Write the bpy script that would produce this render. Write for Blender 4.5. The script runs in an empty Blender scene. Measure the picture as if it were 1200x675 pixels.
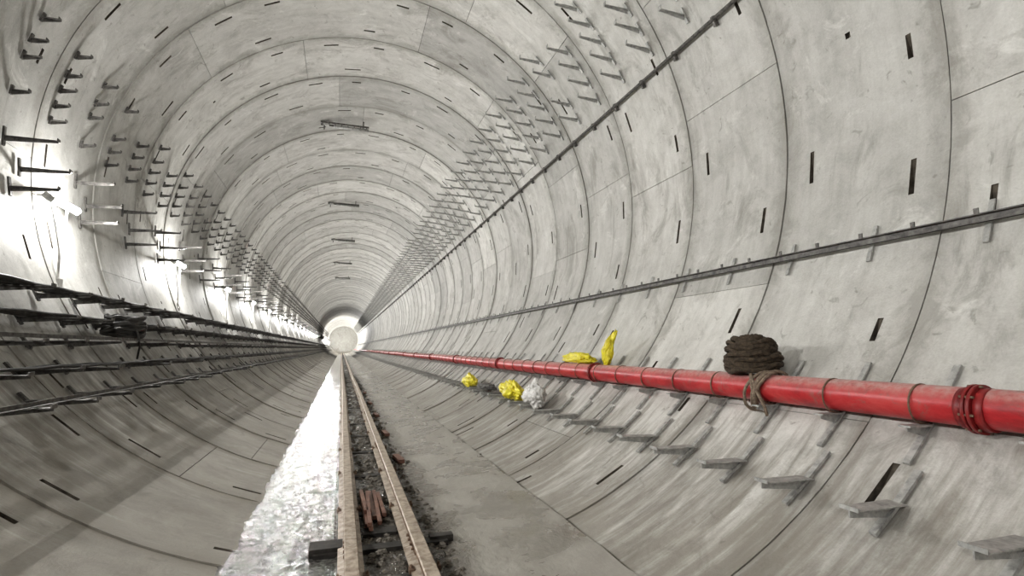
import bpy, bmesh, math, random
from mathutils import Vector, noise, Matrix
random.seed(7)
R=4.08; ZC=3.9
CAM=Vector((-0.5,0.0,1.5))
RING=1.6; Y0=2.6-RING*8; NR=108
YE=Y0+NR*RING
sc=bpy.context.scene
sc.view_settings.view_transform='Standard'
try: sc.view_settings.look='Medium High Contrast'
except Exception: pass

# ---------------------------------------------------------------- materials
def newmat(name):
    m=bpy.data.materials.new(name); m.use_nodes=True
    nt=m.node_tree; nt.nodes.clear()
    o=nt.nodes.new('ShaderNodeOutputMaterial'); b=nt.nodes.new('ShaderNodeBsdfPrincipled')
    nt.links.new(b.outputs[0],o.inputs[0])
    return m,nt,b
def N(nt,t,**kw):
    n=nt.nodes.new(t)
    for k,v in kw.items(): setattr(n,k,v)
    return n
def noise_n(nt,vec,scale,detail=4,rough=.6,dist=0):
    n=N(nt,'ShaderNodeTexNoise'); n.inputs['Scale'].default_value=scale
    n.inputs['Detail'].default_value=detail; n.inputs['Roughness'].default_value=rough
    n.inputs['Distortion'].default_value=dist
    nt.links.new(vec,n.inputs['Vector']); return n.outputs['Fac']
def ramp(nt,fac,stops):
    r=N(nt,'ShaderNodeValToRGB'); e=r.color_ramp.elements
    while len(e)<len(stops): e.new(.5)
    for i,(p,c) in enumerate(stops):
        e[i].position=p; e[i].color=(c[0],c[1],c[2],1) if not isinstance(c,(int,float)) else (c,c,c,1)
    nt.links.new(fac,r.inputs[0]); return r.outputs[0]
def mix(nt,fac,a,b,mode='MIX'):
    m=N(nt,'ShaderNodeMix',data_type='RGBA',blend_type=mode)
    for s,v in ((m.inputs[0],fac),(m.inputs[6],a),(m.inputs[7],b)):
        if isinstance(v,(int,float)): s.default_value=v
        elif isinstance(v,tuple): s.default_value=(v[0],v[1],v[2],1)
        else: nt.links.new(v,s)
    return m.outputs[2]
def math_n(nt,op,a,b=None,clamp=False):
    m=N(nt,'ShaderNodeMath',operation=op,use_clamp=clamp)
    for s,v in ((m.inputs[0],a),(m.inputs[1],b)):
        if v is None: continue
        if isinstance(v,(int,float)): s.default_value=v
        else: nt.links.new(v,s)
    return m.outputs[0]
def scaled(nt,vec,s):
    m=N(nt,'ShaderNodeMapping'); m.inputs['Scale'].default_value=s
    nt.links.new(vec,m.inputs[0]); return m.outputs[0]
def bump(nt,b,h,strength=.3,dist=.01):
    n=N(nt,'ShaderNodeBump'); n.inputs['Strength'].default_value=strength
    n.inputs['Distance'].default_value=dist
    nt.links.new(h,n.inputs['Height']); nt.links.new(n.outputs[0],b.inputs['Normal'])

def concrete():
    m,nt,b=newmat('segment_concrete')
    tc=N(nt,'ShaderNodeTexCoord'); P=tc.outputs['Object']
    at=N(nt,'ShaderNodeAttribute',attribute_name='segtone')
    tone=at.outputs['Fac']
    sx=N(nt,'ShaderNodeSeparateXYZ'); nt.links.new(P,sx.inputs[0])
    big=noise_n(nt,P,.8,6,.7,.8); mid=noise_n(nt,P,2.6,7,.74,.5); fine=noise_n(nt,P,60,3,.6)
    streak=noise_n(nt,scaled(nt,P,(.9,7,.9)),1.3,5,.65,.3)
    base=ramp(nt,big,[(.30,(.35,.342,.318)),(.5,(.54,.532,.50)),(.70,(.69,.685,.655))])
    base=mix(nt,.5,base,ramp(nt,mid,[(.3,(.26,.253,.23)),(.50,(.55,.542,.51)),(.72,(.78,.777,.745))]))
    base=mix(nt,.22,base,ramp(nt,streak,[(.32,(.28,.27,.245)),(.6,(.66,.652,.62))]))
    base=mix(nt,.18,base,ramp(nt,fine,[(.3,(.35,.345,.33)),(.7,(.7,.7,.68))]))
    t=ramp(nt,tone,[(0,.74),(1,1.14)])
    base=mix(nt,1.0,base,t,'MULTIPLY')
    ef=ramp(nt,noise_n(nt,P,1.7,6,.75,1.0),[(.58,0.0),(.68,1.0)])
    base=mix(nt,math_n(nt,'MULTIPLY',ef,.40),base,(.80,.797,.76))
    dm=ramp(nt,noise_n(nt,scaled(nt,P,(1,1.5,.7)),1.1,7,.74,.9),[(.53,0.0),(.66,1.0)])
    base=mix(nt,math_n(nt,'MULTIPLY',dm,.55),base,(.21,.20,.175))
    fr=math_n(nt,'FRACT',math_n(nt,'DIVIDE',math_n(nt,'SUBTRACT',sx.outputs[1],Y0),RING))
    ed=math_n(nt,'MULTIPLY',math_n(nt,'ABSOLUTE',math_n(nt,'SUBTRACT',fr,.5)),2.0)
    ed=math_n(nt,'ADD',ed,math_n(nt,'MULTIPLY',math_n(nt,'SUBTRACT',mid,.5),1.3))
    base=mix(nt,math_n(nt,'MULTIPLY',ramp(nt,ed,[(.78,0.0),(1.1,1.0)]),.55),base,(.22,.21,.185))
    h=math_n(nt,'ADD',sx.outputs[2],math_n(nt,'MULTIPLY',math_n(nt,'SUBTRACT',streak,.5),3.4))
    h=math_n(nt,'SUBTRACT',h,ramp(nt,math_n(nt,'MULTIPLY',sx.outputs[0],-.3),[(.2,0.0),(.6,.65)]))  # lower-left wall darker still: dirt plus shade of the arms painted into the colour
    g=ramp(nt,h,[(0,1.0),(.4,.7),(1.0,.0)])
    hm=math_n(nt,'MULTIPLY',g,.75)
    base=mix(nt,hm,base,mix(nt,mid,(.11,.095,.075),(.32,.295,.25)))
    sp=ramp(nt,noise_n(nt,P,5,3,.6,1.5),[(.64,0.0),(.72,1.0)])
    base=mix(nt,math_n(nt,'MULTIPLY',sp,.5),base,(.19,.18,.155))
    nt.links.new(base,b.inputs['Base Color'])
    b.inputs['Roughness'].default_value=.6
    b.inputs['Specular IOR Level'].default_value=.45
    bump(nt,b,math_n(nt,'ADD',mid,math_n(nt,'MULTIPLY',fine,.3)),.45,.018)
    return m
def simple(name,c1,c2,rough=.6,metal=0,scale=12,bs=.2,spec=.5):
    m,nt,b=newmat(name); tc=N(nt,'ShaderNodeTexCoord'); P=tc.outputs['Object']
    n=noise_n(nt,P,scale,5,.65,.3)
    nt.links.new(ramp(nt,n,[(.33,c1),(.66,c2)]),b.inputs['Base Color'])
    b.inputs['Roughness'].default_value=rough; b.inputs['Metallic'].default_value=metal
    b.inputs['Specular IOR Level'].default_value=spec
    bump(nt,b,n,bs,.01); return m
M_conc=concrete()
M_groove=simple('joint_gasket',(.04,.038,.034),(.10,.096,.088),.9)
M_pocket=simple('shaded_pocket_concrete',(.06,.052,.042),(.15,.13,.105),.95)  # darker concrete, recess shade put into the colour
M_galv=simple('galvanised_steel',(.28,.28,.27),(.52,.52,.50),.5,.25,20)
M_dark=simple('weathered_steel',(.055,.053,.05),(.19,.182,.17),.55,.3,18)
M_cable=simple('cable_rubber',(.02,.02,.02),(.06,.055,.05),.55)
M_rust=simple('rusty_steel',(.10,.06,.04),(.27,.19,.135),.65,.2,16,.4)
M_railtop=simple('rail_head_steel',(.22,.165,.12),(.54,.47,.39),.45,.2,14,.2)
M_timber=simple('wet_timber',(.09,.04,.028),(.22,.12,.085),.5,0,9,.4)
M_black=simple('black_sleeper_steel',(.012,.011,.01),(.05,.045,.04),.5)
M_rope=simple('muddy_rope',(.024,.017,.011),(.10,.074,.05),.9,0,40,.6)
M_ropel=simple('jute_rope',(.12,.085,.065),(.30,.24,.18),.9,0,40,.6)
M_yellow=simple('yellow_plastic',(.56,.46,.02),(.82,.75,.06),.35,0,9,.2)
M_white=simple('white_plastic',(.45,.44,.42),(.80,.79,.77),.5,0,9,.3)
M_stone=simple('rubble',(.06,.052,.042),(.24,.22,.19),.85,0,15,.5)
M_redbox=simple('red_enamel',(.35,.05,.04),(.5,.09,.07),.4)
def red():
    m,nt,b=newmat('red_pipe_paint'); P=N(nt,'ShaderNodeTexCoord').outputs['Object']
    n=noise_n(nt,scaled(nt,P,(1,.4,1)),7,6,.75,.3); d=noise_n(nt,P,25,4,.6)
    c=ramp(nt,n,[(.3,(.22,.014,.018)),(.5,(.42,.026,.032)),(.7,(.50,.07,.068))])
    geo=N(nt,'ShaderNodeNewGeometry'); s=N(nt,'ShaderNodeSeparateXYZ'); nt.links.new(geo.outputs['Normal'],s.inputs[0])
    dust=math_n(nt,'MULTIPLY',ramp(nt,s.outputs[2],[(.25,0.0),(.85,1.0)]),ramp(nt,d,[(.35,.4),(.65,.95)]))
    c=mix(nt,dust,c,(.54,.36,.33))
    sc2=ramp(nt,noise_n(nt,P,9,5,.75,.8),[(.55,0.0),(.65,.6)])
    c=mix(nt,sc2,c,(.24,.12,.10))
    nt.links.new(c,b.inputs['Base Color']); b.inputs['Roughness'].default_value=.36
    bump(nt,b,d,.12,.005); return m
M_red=red()
M_redflange=simple('red_flange_paint',(.14,.011,.013),(.30,.028,.028),.42)
def emis(name,col,s):
    m,nt,b=newmat(name); b.inputs['Base Color'].default_value=(.9,.9,.9,1)
    b.inputs['Emission Color'].default_value=(*col,1); b.inputs['Emission Strength'].default_value=s; return m
M_lamp=emis('led_tube',(1,.99,.97),90)
def floormat():
    m,nt,b=newmat('wet_invert_floor'); P=N(nt,'ShaderNodeTexCoord').outputs['Object']
    s=N(nt,'ShaderNodeSeparateXYZ'); nt.links.new(P,s.inputs[0]); x=s.outputs[0]
    n1=noise_n(nt,P,1.6,5,.6,.5); n2=noise_n(nt,P,9,5,.7,.3); n3=noise_n(nt,scaled(nt,P,(1,.6,1)),16,3,.55,.4)
    w=math_n(nt,'MULTIPLY',math_n(nt,'SUBTRACT',n1,.5),.35)
    xw=math_n(nt,'ADD',x,w)
    chan=ramp(nt,math_n(nt,'ADD',x,1.0),[(.50,1.0),(.54,0.0)])
    track=ramp(nt,math_n(nt,'ABSOLUTE',math_n(nt,'ADD',xw,.08)),[(.34,1.0),(.62,0.0)])
    dry=mix(nt,n2,(.26,.245,.215),(.42,.405,.37)); dry=mix(nt,ramp(nt,n1,[(.40,.55),(.56,0.0)]),dry,(.15,.135,.11))
    mud=mix(nt,n2,(.02,.018,.015),(.12,.105,.085))
    wet=mix(nt,ramp(nt,n2,[(.35,0.0),(.65,1.0)]),(.03,.029,.026),(.19,.185,.17))
    c=mix(nt,track,dry,mud); c=mix(nt,chan,c,wet)
    nt.links.new(c,b.inputs['Base Color'])
    wr=ramp(nt,n1,[(.35,.03),(.65,.12)])
    r=ramp(nt,n1,[(.42,.15),(.56,.6)])
    r=math_n(nt,'SUBTRACT',r,math_n(nt,'MULTIPLY',track,.25),True)
    r=mix(nt,chan,r,wr)
    nt.links.new(r,b.inputs['Roughness'])
    nt.links.new(math_n(nt,'MULTIPLY',chan,1.0),b.inputs['Coat Weight']); b.inputs['Coat Roughness'].default_value=.05
    b.inputs['Specular IOR Level'].default_value=.9
    hh=math_n(nt,'ADD',n2,math_n(nt,'MULTIPLY',n3,1.4))
    hh=math_n(nt,'MULTIPLY',hh,math_n(nt,'ADD',.22,math_n(nt,'MULTIPLY',math_n(nt,'MAXIMUM',chan,track),.78)))
    bump(nt,b,hh,.8,.03)
    bn=[n for n in nt.nodes if n.type=='BUMP'][0]; nt.links.new(bn.outputs[0],b.inputs['Coat Normal'])
    return m
M_floor=floormat()

# ---------------------------------------------------------------- mesh builder
class MB:
    def __init__(s): s.v=[]; s.f=[]; s.m=[]; s.sm=[]; s.t=[]
    def quad(s,pts,mi=0,smooth=False,tone=.5):
        i=len(s.v); s.v+= [tuple(p) for p in pts]; s.f.append(tuple(range(i,i+len(pts)))); s.m.append(mi); s.sm.append(smooth); s.t+=[tone]*len(pts)
    def hexa(s,p,mi=0):
        i=len(s.v); s.v+=[tuple(q) for q in p]; s.t+=[.5]*8
        for f in ((3,2,1,0),(4,5,6,7),(0,1,5,4),(1,2,6,5),(2,3,7,6),(3,0,4,7)):
            s.f.append(tuple(i+k for k in f)); s.m.append(mi); s.sm.append(False)
    def box(s,c,d,mi=0,ax=None):
        c=Vector(c); X,Y,Z=(Vector(a) for a in (ax or ((1,0,0),(0,1,0),(0,0,1))))
        X=X*d[0]/2;Y=Y*d[1]/2;Z=Z*d[2]/2
        s.hexa([c-X-Y-Z,c+X-Y-Z,c+X+Y-Z,c-X+Y-Z,c-X-Y+Z,c+X-Y+Z,c+X+Y+Z,c-X+Y+Z],mi)
    def tube(s,pts,r,mi=0,n=10,cap=True):
        pts=[Vector(p) for p in pts]; base=len(s.v); up=Vector((0,0,1)); rr=r if isinstance(r,list) else [r]*len(pts)
        prev=None
        for k,p in enumerate(pts):
            d=(pts[min(k+1,len(pts)-1)]-pts[max(k-1,0)]).normalized()
            if prev is None:
                a=d.cross(up)
                if a.length<.1: a=d.cross(Vector((1,0,0)))
            else: a=prev-d*prev.dot(d)
            a.normalize(); prev=a; b=d.cross(a)
            for j in range(n):
                t=2*math.pi*j/n; s.v.append(tuple(p+(a*math.cos(t)+b*math.sin(t))*rr[k])); s.t.append(.5)
        for k in range(len(pts)-1):
            for j in range(n):
                s.f.append((base+k*n+j,base+k*n+(j+1)%n,base+(k+1)*n+(j+1)%n,base+(k+1)*n+j)); s.m.append(mi); s.sm.append(True)
        if cap:
            s.f.append(tuple(base+j for j in range(n))[::-1]); s.m.append(mi); s.sm.append(False)
            e=base+(len(pts)-1)*n; s.f.append(tuple(e+j for j in range(n))); s.m.append(mi); s.sm.append(False)
    def build(s,name,mats,parent=None):
        me=bpy.data.meshes.new(name); me.from_pydata(s.v,[],s.f)
        me.polygons.foreach_set('material_index',s.m); me.polygons.foreach_set('use_smooth',s.sm)
        a=me.attributes.new('segtone','FLOAT','POINT'); a.data.foreach_set('value',s.t)
        for m in mats: me.materials.append(m)
        me.update(); o=bpy.data.objects.new(name,me); sc.collection.objects.link(o)
        if parent: o.parent=parent
        return o
def W(a,r,y):
    t=math.radians(a); return Vector((r*math.cos(t),y,ZC+r*math.sin(t)))

# ---------------------------------------------------------------- lining
parts={'wall_left':MB(),'wall_right':MB(),'ceiling':MB()}
def which(a):
    a%=360
    if 50<=a<130: return 'ceiling'
    return 'wall_left' if 130<=a<270 else 'wall_right'
segs=[60,60,60,60,60,36,24]
for i in range(NR):
    G=random.choice([.0035,.0035,.006,.009])
    y0=Y0+i*RING+G; y1=Y0+(i+1)*RING-.0035
    off=[14,50,-22,32,2,66][i%6]+(i*7)%5
    a=off; near = y0<32; rt=random.uniform(-.3,.3); rstep=random.uniform(0,.012)
    for k,w in enumerate(segs):
        a0=a+.0035/R*57.3; a1=a+w-.0035/R*57.3; a+=w
        mb=parts[which((a0+a1)/2)]
        tone=min(1,max(0,.5+rt+random.uniform(-.3,.3))); dr=rstep+random.uniform(0,.005)
        if w>=60: pk=[(.12,1),(.37,1),(.63,1),(.88,1),(.25,2),(.75,2)]
        elif w>30: pk=[(.3,1),(.7,2)]
        else: pk=[(.5,1)]
        pk=[p for p in pk if random.random()<.85]
        if w>=60 and random.random()<.3: pk.append((.5,3))
        lines={round(a0,3),round(a1,3)}
        pin=[]
        for fr,row in pk:
            c=a0+(a1-a0)*(fr+random.uniform(-.03,.03)); L=random.uniform(1.3,2.5) if row<3 else .4
            pin.append((c-L,c+L,row)); lines|={round(c-L,3),round(c+L,3)}
        step=2.5 if near else 4
        x=a0+step
        while x<a1-.8:
            if all(not(p[0]-.5<x<p[1]+.5) for p in pin): lines.add(round(x,3))
            x+=step
        lines=sorted(lines)
        yl=[y0,y0+.25,y0+.295,y0+.76,y0+.81,y1-.33,y1-.285,y1]
        rowidx={1:1,3:3,2:5}
        def rad(y): return R+dr+.010*(y-y0)/(y1-y0)
        base=len(mb.v); ny=len(yl)
        for A in lines:
            for y in yl: mb.v.append(tuple(W(A,rad(y),y))); mb.t.append(tone)
        for p in range(len(lines)-1):
            am=(lines[p]+lines[p+1])/2
            hit={rowidx[r] for (b0,b1,r) in pin if b0<am<b1}
            for q in range(ny-1):
                if q in hit:
                    A,B=lines[p],lines[p+1]; u,v=yl[q],yl[q+1]
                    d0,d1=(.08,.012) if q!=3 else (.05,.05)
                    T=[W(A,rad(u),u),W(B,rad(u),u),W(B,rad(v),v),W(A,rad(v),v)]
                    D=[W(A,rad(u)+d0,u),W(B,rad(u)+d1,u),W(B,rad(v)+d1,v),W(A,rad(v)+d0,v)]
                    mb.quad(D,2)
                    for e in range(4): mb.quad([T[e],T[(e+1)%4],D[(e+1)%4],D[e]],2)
                    continue
                b=base+p*ny+q
                mb.f.append((b,b+1,b+1+ny,b+ny)); mb.m.append(0); mb.sm.append(True)
        E=.06
        for p in range(len(lines)-1):
            for y in (y0,y1):
                mb.quad([W(lines[p],rad(y),y),W(lines[p+1],rad(y),y),W(lines[p+1],R+E,y),W(lines[p],R+E,y)],0,False,tone*.5)
        for A in (a0,a1):
            mb.quad([W(A,rad(y0),y0),W(A,rad(y1),y1),W(A,R+E,y1),W(A,R+E,y0)],0,False,tone*.5)
for i in range(96):
    A=i*3.75; mb=parts[which(A+1.8)]
    mb.quad([W(A,R+.12,Y0-.1),W(A+3.75,R+.12,Y0-.1),W(A+3.75,R+.12,YE),W(A,R+.12,YE)],1)
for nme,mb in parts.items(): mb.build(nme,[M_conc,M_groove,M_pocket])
mb=MB(); mb.quad([W(i*5,R+.12,YE) for i in range(72)],0); mb.build('wall_far',[M_conc])
mb=MB(); mb.quad([W(i*5,R+.12,Y0-.1) for i in range(72)],0); mb.build('wall_back',[M_conc])

# ---------------------------------------------------------------- floor
mb=MB(); nx=48; FW=1.32; xs=[-FW+2*FW*i/nx for i in range(nx+1)]
ys=[]; y=Y0
while y<YE: ys.append(y); y+= .05 if 2.5<y<9 else (.2 if y<25 else 1.5)
ys.append(YE)
for y in ys:
    for x in xs:
        n1=noise.noise(Vector((x*3,y*3,0))); n2=noise.noise(Vector((x*11,y*11,3)))
        h=.022*n1+.016*n2
        if x<-.48: h=-.01+h*.5
        elif x>.35: h=.014*n1+.002*n2
        if x>.6: h+=(x-.6)*.12
        mb.v.append((x,y,h)); mb.t.append(.5)
for j in range(len(ys)-1):
    for i in range(nx):
        b=j*(nx+1)+i; mb.f.append((b,b+1,b+nx+2,b+nx+1)); mb.m.append(0); mb.sm.append(True)
mb.build('floor',[M_floor])

XL,XR=-.38,.08
mb=MB()
def stone(c,s):
    n=6; ring=[]
    for zz,rr in ((0,.9),(.5,1),(.95,.5)):
        ring.append([Vector(c)+Vector((math.cos(t*math.pi/3+zz)*rr*s*random.uniform(.7,1.2),math.sin(t*math.pi/3+zz)*rr*s*random.uniform(.7,1.2),zz*s*.9)) for t in range(n)])
    for k in range(2):
        for t in range(n): mb.quad([ring[k][t],ring[k][(t+1)%n],ring[k+1][(t+1)%n],ring[k+1][t]])
    mb.quad(ring[2])
for _ in range(2400):
    y=3+random.random()**1.6*26; r=random.random()
    if r<.5: x=random.uniform(XL+.1,XR-.1)
    elif r<.985: x=random.gauss(.25,.055)
    else: x=random.uniform(.45,1.15)
    if x<XL+.09 or XR-.09<x<XR+.09: continue
    stone((x,y,-.01+max(0,x-.6)*.12),random.choice([.006,.009,.012,.016,.026,.035] if x<.4 else [.008,.014]))
mb.build('rubble_scatter',[M_stone])

# ---------------------------------------------------------------- track
def rail(xc):
    mb=MB()
    prof=[(-.085,0),(.085,0),(.085,.016),(.016,.034),(.016,.078),(.046,.088),(.046,.112),(.038,.12),(-.038,.12),(-.046,.112),(-.046,.088),(-.016,.078),(-.016,.034),(-.085,.016)]
    ysr=[-8+i*4 for i in range(41)]
    n=len(prof)
    for a,b in zip(ysr[:-1],ysr[1:]):
        a2=a+.006; ja=.008*math.sin(a*1.3); jb=.008*math.sin(b*1.3)
        for k in range(n):
            p,q=prof[k],prof[(k+1)%n]
            mi=1 if k in (6,7,8,1,2,12,13) else 0
            mb.quad([(xc+p[0]+ja,a2,.03+p[1]),(xc+q[0]+ja,a2,.03+q[1]),(xc+q[0]+jb,b,.03+q[1]),(xc+p[0]+jb,b,.03+p[1])],mi)
        for sg in (-1,1):
            mb.box((xc+sg*.024+jb,b,.085),(.016,.4,.045),0)
            for d in (-.14,-.05,.05,.14): mb.tube([(xc+sg*.03+jb,b+d,.085),(xc+sg*.05+jb,b+d,.085)],.011,0,6)
    return mb.build('track_rail',[M_rust,M_railtop])
rail(XL); rail(XR)
mb=MB(); y=-8.; xm=(XL+XR)/2
while y<YE-2:
    mb.box((xm+random.uniform(-.02,.02),y,-.018),(.62,.12,.05),0)
    for xr in (XL,XR):
        for sg in (-1,1):
            mb.box((xr+sg*.085,y,.045),(.04,.06,.03),1); mb.tube([(xr+sg*.09,y,.03),(xr+sg*.09,y,.08)],.01,1,6)
    y+=1.45
mb.build('track_sleepers',[M_black,M_rust])
mb=MB()
mb.box((xm+.0,4.16,.0),(.98,.11,.05),0); mb.box((xm-.40,4.22,.025),(.24,.17,.06),0); mb.box((xm+.0,4.5,.0),(.26,.14,.05),0); mb.box((xm+.45,4.2,.02),(.18,.08,.05),0)
mb.build('black_cross_beam',[M_black])
mb=MB()
for i in range(7):
    ang=random.uniform(-.03,.03); c=(XL+.125+.04*(i%5)+random.uniform(-.004,.004),5.1+random.uniform(-.15,.15),.048+.036*(i//5))
    mb.box(c,(.034,.85+random.uniform(-.2,.2),.032),0,((math.cos(ang),math.sin(ang),0),(-math.sin(ang),math.cos(ang),0),(0,0,1)))
mb.build('timber_plank_stack',[M_timber])
mb=MB()
for y in (7.2,9.4,12.,14.6,18.):
    mb.box((XR+.2,y,.03),(.08,.4,.05),0,((1,.1,0),(-.1,1,0),(0,0,1)))
mb.build('timber_offcut',[M_timber])

# ---------------------------------------------------------------- brackets
def strip_arc(mb,a0,a1,y,w=.04,th=.02,mi=0,rr=R-.001):
    n=max(1,int(abs(a1-a0)/4)+1)
    for k in range(n):
        A=a0+(a1-a0)*k/n; B=a0+(a1-a0)*(k+1)/n
        mb.hexa([W(A,rr,y-w/2),W(A,rr,y+w/2),W(B,rr,y+w/2),W(B,rr,y-w/2),
                 W(A,rr-th,y-w/2),W(A,rr-th,y+w/2),W(B,rr-th,y+w/2),W(B,rr-th,y-w/2)],mi)
def arm(mb,a,y,L,h0=.06,h1=.025,w=.045,mi=0,lip=.03,tilt=0.0):
    P=W(a,R-.018,y); sx=-1 if P.x>0 else 1
    T=P+Vector((sx*L,0,tilt*L))
    def v(p,dy,dz): return p+Vector((0,dy,dz))
    f=.008
    mb.hexa([v(P,-w/2,-f),v(T,-w/2,-f),v(T,w/2,-f),v(P,w/2,-f),v(P,-w/2,0),v(T,-w/2,0),v(T,w/2,0),v(P,w/2,0)],mi)
    mb.hexa([v(P,-f/2,-h0),v(T,-f/2,-h1),v(T,f/2,-h1),v(P,f/2,-h0),v(P,-f/2,-f),v(T,-f/2,-f),v(T,f/2,-f),v(P,f/2,-f)],mi)
    if lip: mb.box(T+Vector((0,0,lip/2-.005)),(.008,w,lip),mi)
def row(name,angles,spacing,L,y0=-6,y1=150,mat=M_galv,strip=4,w=.045,h0=.06,offs=None,lip=.03,skip=0.0,h1=.025):
    mb=MB(); y=y0
    while y<y1:
        for j,a in enumerate(angles):
            if random.random()<skip: continue
            yy=y+(offs[j] if offs else 0)
            strip_arc(mb,a-strip*.5,a+strip*.5,yy)
            arm(mb,a,yy,L*random.uniform(.93,1.05),h0=h0,h1=h1,w=w,lip=lip,tilt=random.uniform(-.03,.03))
        y+=spacing
    return mb.build(name,[mat])
row('cable_bracket_bank',[28,32.5,37,41.5,46],.8,.38,strip=3,w=.055,h0=.06,skip=.03,lip=.06)
row('cantilever_bracket_row',[-53],.58,.38,y0=1.55-.58*8,strip=7,w=.11,h0=.08,h1=.045,lip=.02)
row('cable_bracket_bank',[174,171,168,165,161],.8,.15,mat=M_dark,strip=1.5,w=.055,h0=.055,skip=.05)
row('cable_arm_bank',[181.5,185,189],1.6,.46,mat=M_dark,strip=3,w=.06,h0=.055,offs=[0,.3,.1])
row('cable_arm_bank',[206.5,211,215,219.5,224],.8,.5,mat=M_dark,strip=2.5,w=.08,h0=.06,offs=[0,.2,.05,.3,.1],skip=.06)
def rel(a,L,dz=0):
    p=W(a,R-.018,0); return p.x+(L if p.x<0 else -L), p.z+dz
def angle_bar(mb,x,z,s=.045,y0=-8.,y1=150,mi=0):
    mb.box((x,(y0+y1)/2,z+.003),(s,y1-y0,.006),mi); mb.box((x-s/2,(y0+y1)/2,z+s/2),(.006,y1-y0,s),mi)
mb=MB()
for a,L in ((215,.44),(224,.42)): x,z=rel(a,L,.016); angle_bar(mb,x,z,.035)
mb.build('cable_tray_rail',[M_dark])
def wavy(x,z,r,y0=-8,y1=120,sag=.02,seed=0,mb=None,mi=0):
    pts=[];y=y0
    while y<y1:
        pts.append((x+.015*math.sin(y*.9+seed),y,z+r-sag*abs(math.sin(math.pi*(y-y0)/.8))*.5+.006*math.sin(y*2.1+seed))); y+=.4
    mb.tube(pts,r,mi,6)
mb=MB()
for k,(a,L,r) in enumerate(((206.5,.08,.024),(206.5,.14,.022),(206.5,.21,.028),(206.5,.28,.02),(206.5,.35,.022),(211,.12,.02),(211,.2,.022),(211,.32,.016),(219.5,.18,.016),(219.5,.27,.014))):
    x,z=rel(a,L,.006); wavy(x,z,r,seed=k,mb=mb)
mb.build('power_cable_run',[M_cable])
mb=MB(); x,z=rel(23.3,.05); mb.box((x,70,z),(.035,156,.035),0)
y=-8.
while y<140: strip_arc(mb,22.4,24.2,y,.04,.06); y+=.8
mb.build('earthing_rail',[M_dark])
mb=MB()
x,z=rel(-21.7,.08)
mb.box((x,70,z),(.012,156,.05),0); mb.box((x-.02,70,z+.025),(.05,156,.008),0); mb.tube([(x+.03,-8,z-.01),(x+.03,148,z-.01)],.016,2,8)
y=-7.8; k=0
while y<140:
    if k%2==0: strip_arc(mb,-24.2,-19.4,y,.035,.012,1)
    mb.box((x+.03,y,z+.03),(.10,.03,.012),1); mb.box((x-.045,y,z+.045),(.01,.03,.045),0)
    y+=.42; k+=1
mb.build('conduit_rail',[M_dark,M_galv,M_cable])

# ---------------------------------------------------------------- red pipe
px,pz,pr=2.85,1.165,.11
fl=[1.92+4.5*i for i in range(-2,32)]
E=bpy.data.objects.new('red_water_pipe',None); sc.collection.objects.link(E)
mb=MB(); pts=[(px+.006*math.sin(y*.7),y,pz+.009*math.sin(y*.43)) for y in [ -8+.7*i for i in range(225)]]
mb.tube(pts,pr,0,32); mb.build('pipe_barrel',[M_red],E)
mb=MB()
for f in fl:
    for d in (-.013,.013):
        mb.tube([(px,f+d-.009,pz),(px,f+d+.009,pz)],pr+.026,0,32)
    mb.tube([(px,f-.07,pz),(px,f-.03,pz)],[pr+.005,pr+.012],0,32); mb.tube([(px,f+.03,pz),(px,f+.07,pz)],[pr+.012,pr+.005],0,32)
    for k in range(8):
        t=k*math.pi/4+.2; cx,cz=px+(pr+.018)*math.cos(t),pz+(pr+.018)*math.sin(t)
        mb.tube([(cx,f-.035,cz),(cx,f+.035,cz)],.008,1,6)
mb.build('pipe_flanges',[M_redflange,M_rust],E)
mb=MB(); y=-3.0
while y<72:
    pts=[]
    for k in range(25):
        t=2*math.pi*k/24; pts.append((px+(pr+.008)*math.cos(t),y,pz+(pr+.008)*math.sin(t)))
    mb.tube(pts,.006,0,6)
    zz=pz-pr-.014; xw=math.sqrt((R-.018)**2-(zz-ZC)**2)
    mb.box(((px-.17+xw)/2,y,zz-.001),(xw-px+.17,.07,.012),1); mb.hexa([(xw,y-.004,zz-.08),(px-.15,y-.004,zz-.03),(px-.15,y+.004,zz-.03),(xw,y+.004,zz-.08),(xw,y-.004,zz),(px-.15,y-.004,zz),(px-.15,y+.004,zz),(xw,y+.004,zz)],1)
    strip_arc(mb,-49,-38,y,.04,.015,1)
    y+=.58
mb.build('pipe_clamps_and_brackets',[M_rust,M_galv],E)

# ---------------------------------------------------------------- rope coil on the pipe
def coil(c,rad,h,r,n,dome=True,seed=1,wob=.22):
    rnd=random.Random(seed); mb=MB()
    for i in range(n):
        u=i/(n-1)
        if dome: ph0=u*math.pi*.62-.35; rr=rad*math.cos(ph0); zz=h*(math.sin(ph0)+.34)
        else: rr=rad*(1-.2*u); zz=h*u
        rr*=rnd.uniform(.9,1.05); ph=rnd.uniform(0,6); tx=rnd.uniform(-wob,wob); ty=rnd.uniform(-wob,wob)
        pts=[]
        for k in range(37):
            t=2*math.pi*k/36
            pts.append(Vector(c)+Vector((rr*math.cos(t)*(1+.06*math.sin(3*t+ph)),rr*math.sin(t)*(1+.07*math.cos(2*t+ph)),zz+rr*(tx*math.cos(t)+ty*math.sin(t))*.7+.012*math.sin(5*t+ph))))
        mb.tube(pts,r*rnd.uniform(.75,1.25),0,8,cap=False)
    return mb
mb=coil((2.91,3.62,pz+pr+.055),.21,.19,.022,42,seed=3,wob=.38)
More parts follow.
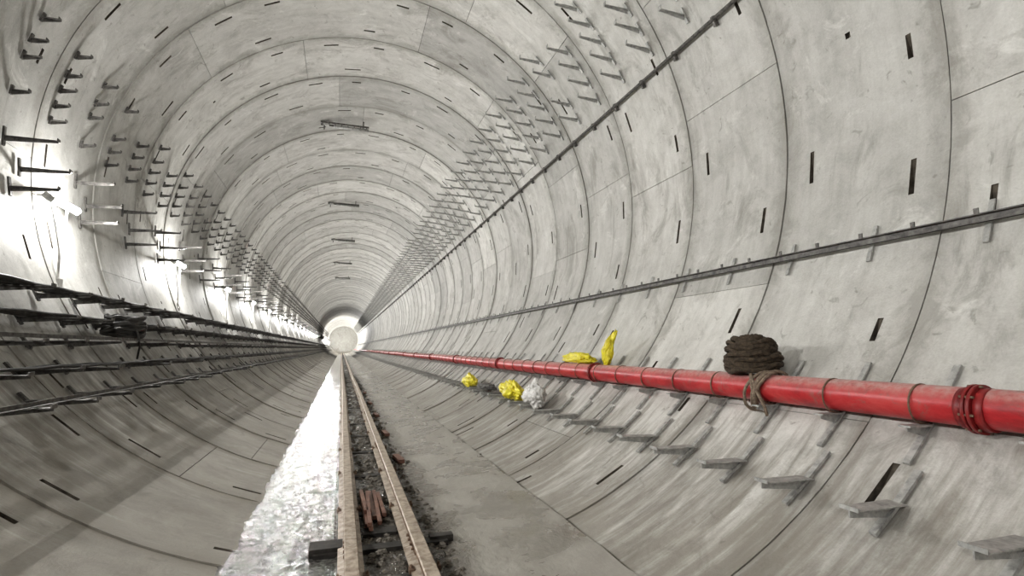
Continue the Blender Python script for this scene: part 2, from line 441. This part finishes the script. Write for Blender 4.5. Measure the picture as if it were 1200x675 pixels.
for i in range(12):
    rnd=random.Random(i); a=rnd.uniform(0,math.pi); pts=[]
    for k in range(13):
        t=math.pi*(.12+.76*k/12); q=Vector((math.cos(t)*.2*math.cos(a),math.cos(t)*.2*math.sin(a),0))
        s=rnd.uniform(-.01,.01); pts.append(Vector((2.91,3.62,pz+pr+.07))+q+Vector((-math.sin(a),math.cos(a),0))*rnd.uniform(-.02,.02)+Vector((0,0,.19*math.sin(t)+s)))
    mb.tube(pts,.017,0,8)
for s,yo in enumerate((0,.035,-.03,.06,-.055)):
    pts=[]
    for k in range(27):
        t=math.radians(40+k*13.0); rad=pr+.02+.005*s
        pts.append((px+rad*math.cos(t),3.42+yo+.03*math.sin(t*1.3+s)-.05*math.sin(t),pz+rad*math.sin(t)-(.035 if math.sin(t)<-.3 else 0)))
    mb.tube(pts,.013,1,8)
mb.tube([(px-.12,3.45,pz+.1),(px-.15,3.38,pz),(px-.13,3.32,pz-.13),(px-.10,3.33,pz-.2)],.013,1,8)
mb.tube([(px-.02,3.55,pz+.16),(px-.1,3.48,pz+.12),(px-.15,3.42,pz+.02),(px-.14,3.4,pz-.12)],.015,1,8)
mb.build('rope_coil',[M_rope,M_ropel])
x,z=rel(215,.24)
mb=coil((x,7.6,z+.10),.22,.2,.022,28,dome=False,seed=8,wob=.3)
mb.tube([(x+.1,7.5,z+.25),(x+.2,7.45,z+.12),(x+.22,7.5,z-.05),(x+.17,7.6,z-.2)],.012,0,6)
mb.build('cable_coil',[M_cable])

# ---------------------------------------------------------------- bags
def bag(name,c,s,mat,seed,lean=(0,0),top=0.0):
    bm=bmesh.new(); bmesh.ops.create_icosphere(bm,subdivisions=5,radius=1)
    for v in bm.verts:
        p=v.co.copy(); q=p*1.4+Vector((seed*3.1,seed,0))
        d=.50*noise.noise(q)+.34*abs(noise.noise(q*2.3))-.24*abs(noise.noise(q*5))-.12*abs(noise.noise(q*11))
        p*=1+d
        if top and p.z>0: k=1-top*min(1,p.z); p.x*=k; p.y*=k
        p.x+=lean[0]*max(0,p.z); p.y+=lean[1]*max(0,p.z)
        v.co=Vector((p.x*s[0],p.y*s[1],p.z*s[2]))
    me=bpy.data.meshes.new(name); bm.to_mesh(me); bm.free()
    for p in me.polygons: p.use_smooth=True
    me.materials.append(mat); o=bpy.data.objects.new(name,me); o.location=c; sc.collection.objects.link(o); return o
bag('yellow_plastic_bag',(2.92,6.25,pz+pr+.19),(.06,.10,.22),M_yellow,1,(.6,-1.5),.2)
bag('yellow_plastic_bag',(2.87,7.0,pz+pr+.075),(.09,.46,.08),M_yellow,12)
xb,zb=rel(-53,.2)
bag('yellow_plastic_bag',(xb,8.3,zb+.14),(.15,.40,.15),M_yellow,14,(0,.2),.3)
bag('yellow_plastic_bag',(xb,11.3,zb+.13),(.13,.42,.13),M_yellow,16,(0,.2),.3)
bag('white_cement_sack',(xb,7.25,zb+.16),(.14,.28,.18),M_white,5,(.1,.0),.35)
bag('grey_refuse_sack',(xb,9.9,zb+.09),(.12,.45,.06),M_dark,9)

# ---------------------------------------------------------------- lamps
xl,zl=-3.85,1.5+1.77
def lamp(y,power=105,glow=75):
    mb=MB()
    ax=((.8,0,-.6),(0,1,0),(.6,0,.8))
    mb.box((xl-.03,y,zl+.03),(.10,.62,.05),0,ax)
    mb.box((xl-.005,y-.32,zl+.01),(.12,.02,.075),0,ax); mb.box((xl-.005,y+.32,zl+.01),(.12,.02,.075),0,ax)
    mb.tube([(xl+.02,y-.3,zl),(xl+.02,y+.3,zl)],.044,1,12)
    wx=-math.sqrt((R-.012)**2-(zl+.06-ZC)**2)
    mb.tube([(wx,y-.2,zl+.06),(xl-.04,y-.2,zl+.05)],.01,0,6); mb.tube([(wx,y+.2,zl+.06),(xl-.04,y+.2,zl+.05)],.01,0,6)
    mb.tube([(xl,y-.3,zl),(xl+.03,y-.2,zl-.3),(xl+.05,y-.1,zl-.6),(xl+.07,y-.12,zl-.95)],.013,2,6)
    mb.tube([(xl,y+.1,zl),(xl+.03,y+.02,zl-.3),(xl+.05,y-.08,zl-.6),(xl+.07,y-.12,zl-.95)],.013,2,6)
    mb.box((xl+.07,y-.12,zl-1.0),(.08,.08,.12),2)
    o=mb.build('work_light',[M_galv,M_lamp,M_white])
    l=bpy.data.lights.new('lamp_beam','AREA'); l.shape='RECTANGLE'; l.size=.6; l.size_y=.07; l.energy=power; l.color=(1,.99,.97)
    lo=bpy.data.objects.new('lamp_beam',l); lo.location=(xl+.065,y,zl)
    d=Vector((1,0,.12)).normalized(); yv=Vector((0,1,0)); zv=-d; yy=zv.cross(yv)
    lo.rotation_euler=Matrix((yv,yy,zv)).transposed().to_euler()
    sc.collection.objects.link(lo); lo.parent=o
    if glow:
        g=bpy.data.lights.new('lamp_glow','POINT'); g.energy=glow; g.shadow_soft_size=.07; g.color=(1,.99,.97)
        go=bpy.data.objects.new('lamp_glow',g); go.location=(xl+.22,y,zl); sc.collection.objects.link(go); go.parent=o
y=7.65-4.8*3
while y<80: lamp(y); y+=4.8
for y in (112,120,130,140,150,156): lamp(y,300,900)

# control box on the left wall
mb=MB(); A=165; p=W(A,R-.075,5.9); t=math.radians(A)
inw=Vector((-math.cos(t),0,-math.sin(t))); tan=Vector((-math.sin(t),0,math.cos(t)))
mb.box(p,(.12,.12,.34),1,(inw,(0,1,0),tan)); mb.box(p+inw*.062-tan*.02,(.01,.08,.12),0,(inw,(0,1,0),tan)); mb.tube([p+tan*.17,p+tan*.26],.02,1,8)
mb.build('electrical_box',[M_redbox,M_galv])

# crown frames
mb=MB()
for y in (14.7,23.1,31,39.5,48):
    xc=-.63; zt=ZC+math.sqrt(R*R-xc*xc)-.16
    for dy in (-.09,.09): mb.box((xc,y+dy,zt),(1.3,.03,.04),0)
    for k in range(8): mb.box((xc-.6+.17*k,y,zt),(.03,.2,.04),0)
    for sx in (-.55,.5): mb.box((xc+sx,y,ZC+math.sqrt(R*R-(xc+sx)**2)-.115),(.03,.03,.2),0)
    mb.tube([(xc-.3,y,zt-.06),(xc+.65,y,zt-.06)],.04,1,10)
    mb.box((xc-.5,y,zt+.02),(.14,.14,.16),1)
mb.build('crown_support_frame',[M_dark,M_galv])

# ---------------------------------------------------------------- world, camera
w=bpy.data.worlds.new('World'); sc.world=w; w.use_nodes=True
w.node_tree.nodes['Background'].inputs[0].default_value=(.8,.85,.9,1); w.node_tree.nodes['Background'].inputs[1].default_value=.2
cam=bpy.data.cameras.new('camera'); co=bpy.data.objects.new('camera',cam); sc.collection.objects.link(co); sc.camera=co
F=600.; cam.lens=F/1200*36; cam.sensor_width=36; cam.clip_start=.05; cam.clip_end=400
phi=math.atan(70.5/F); th=math.atan(200*math.cos(phi)/F)
co.location=CAM
co.rotation_euler=(math.pi/2+phi,0,-th)
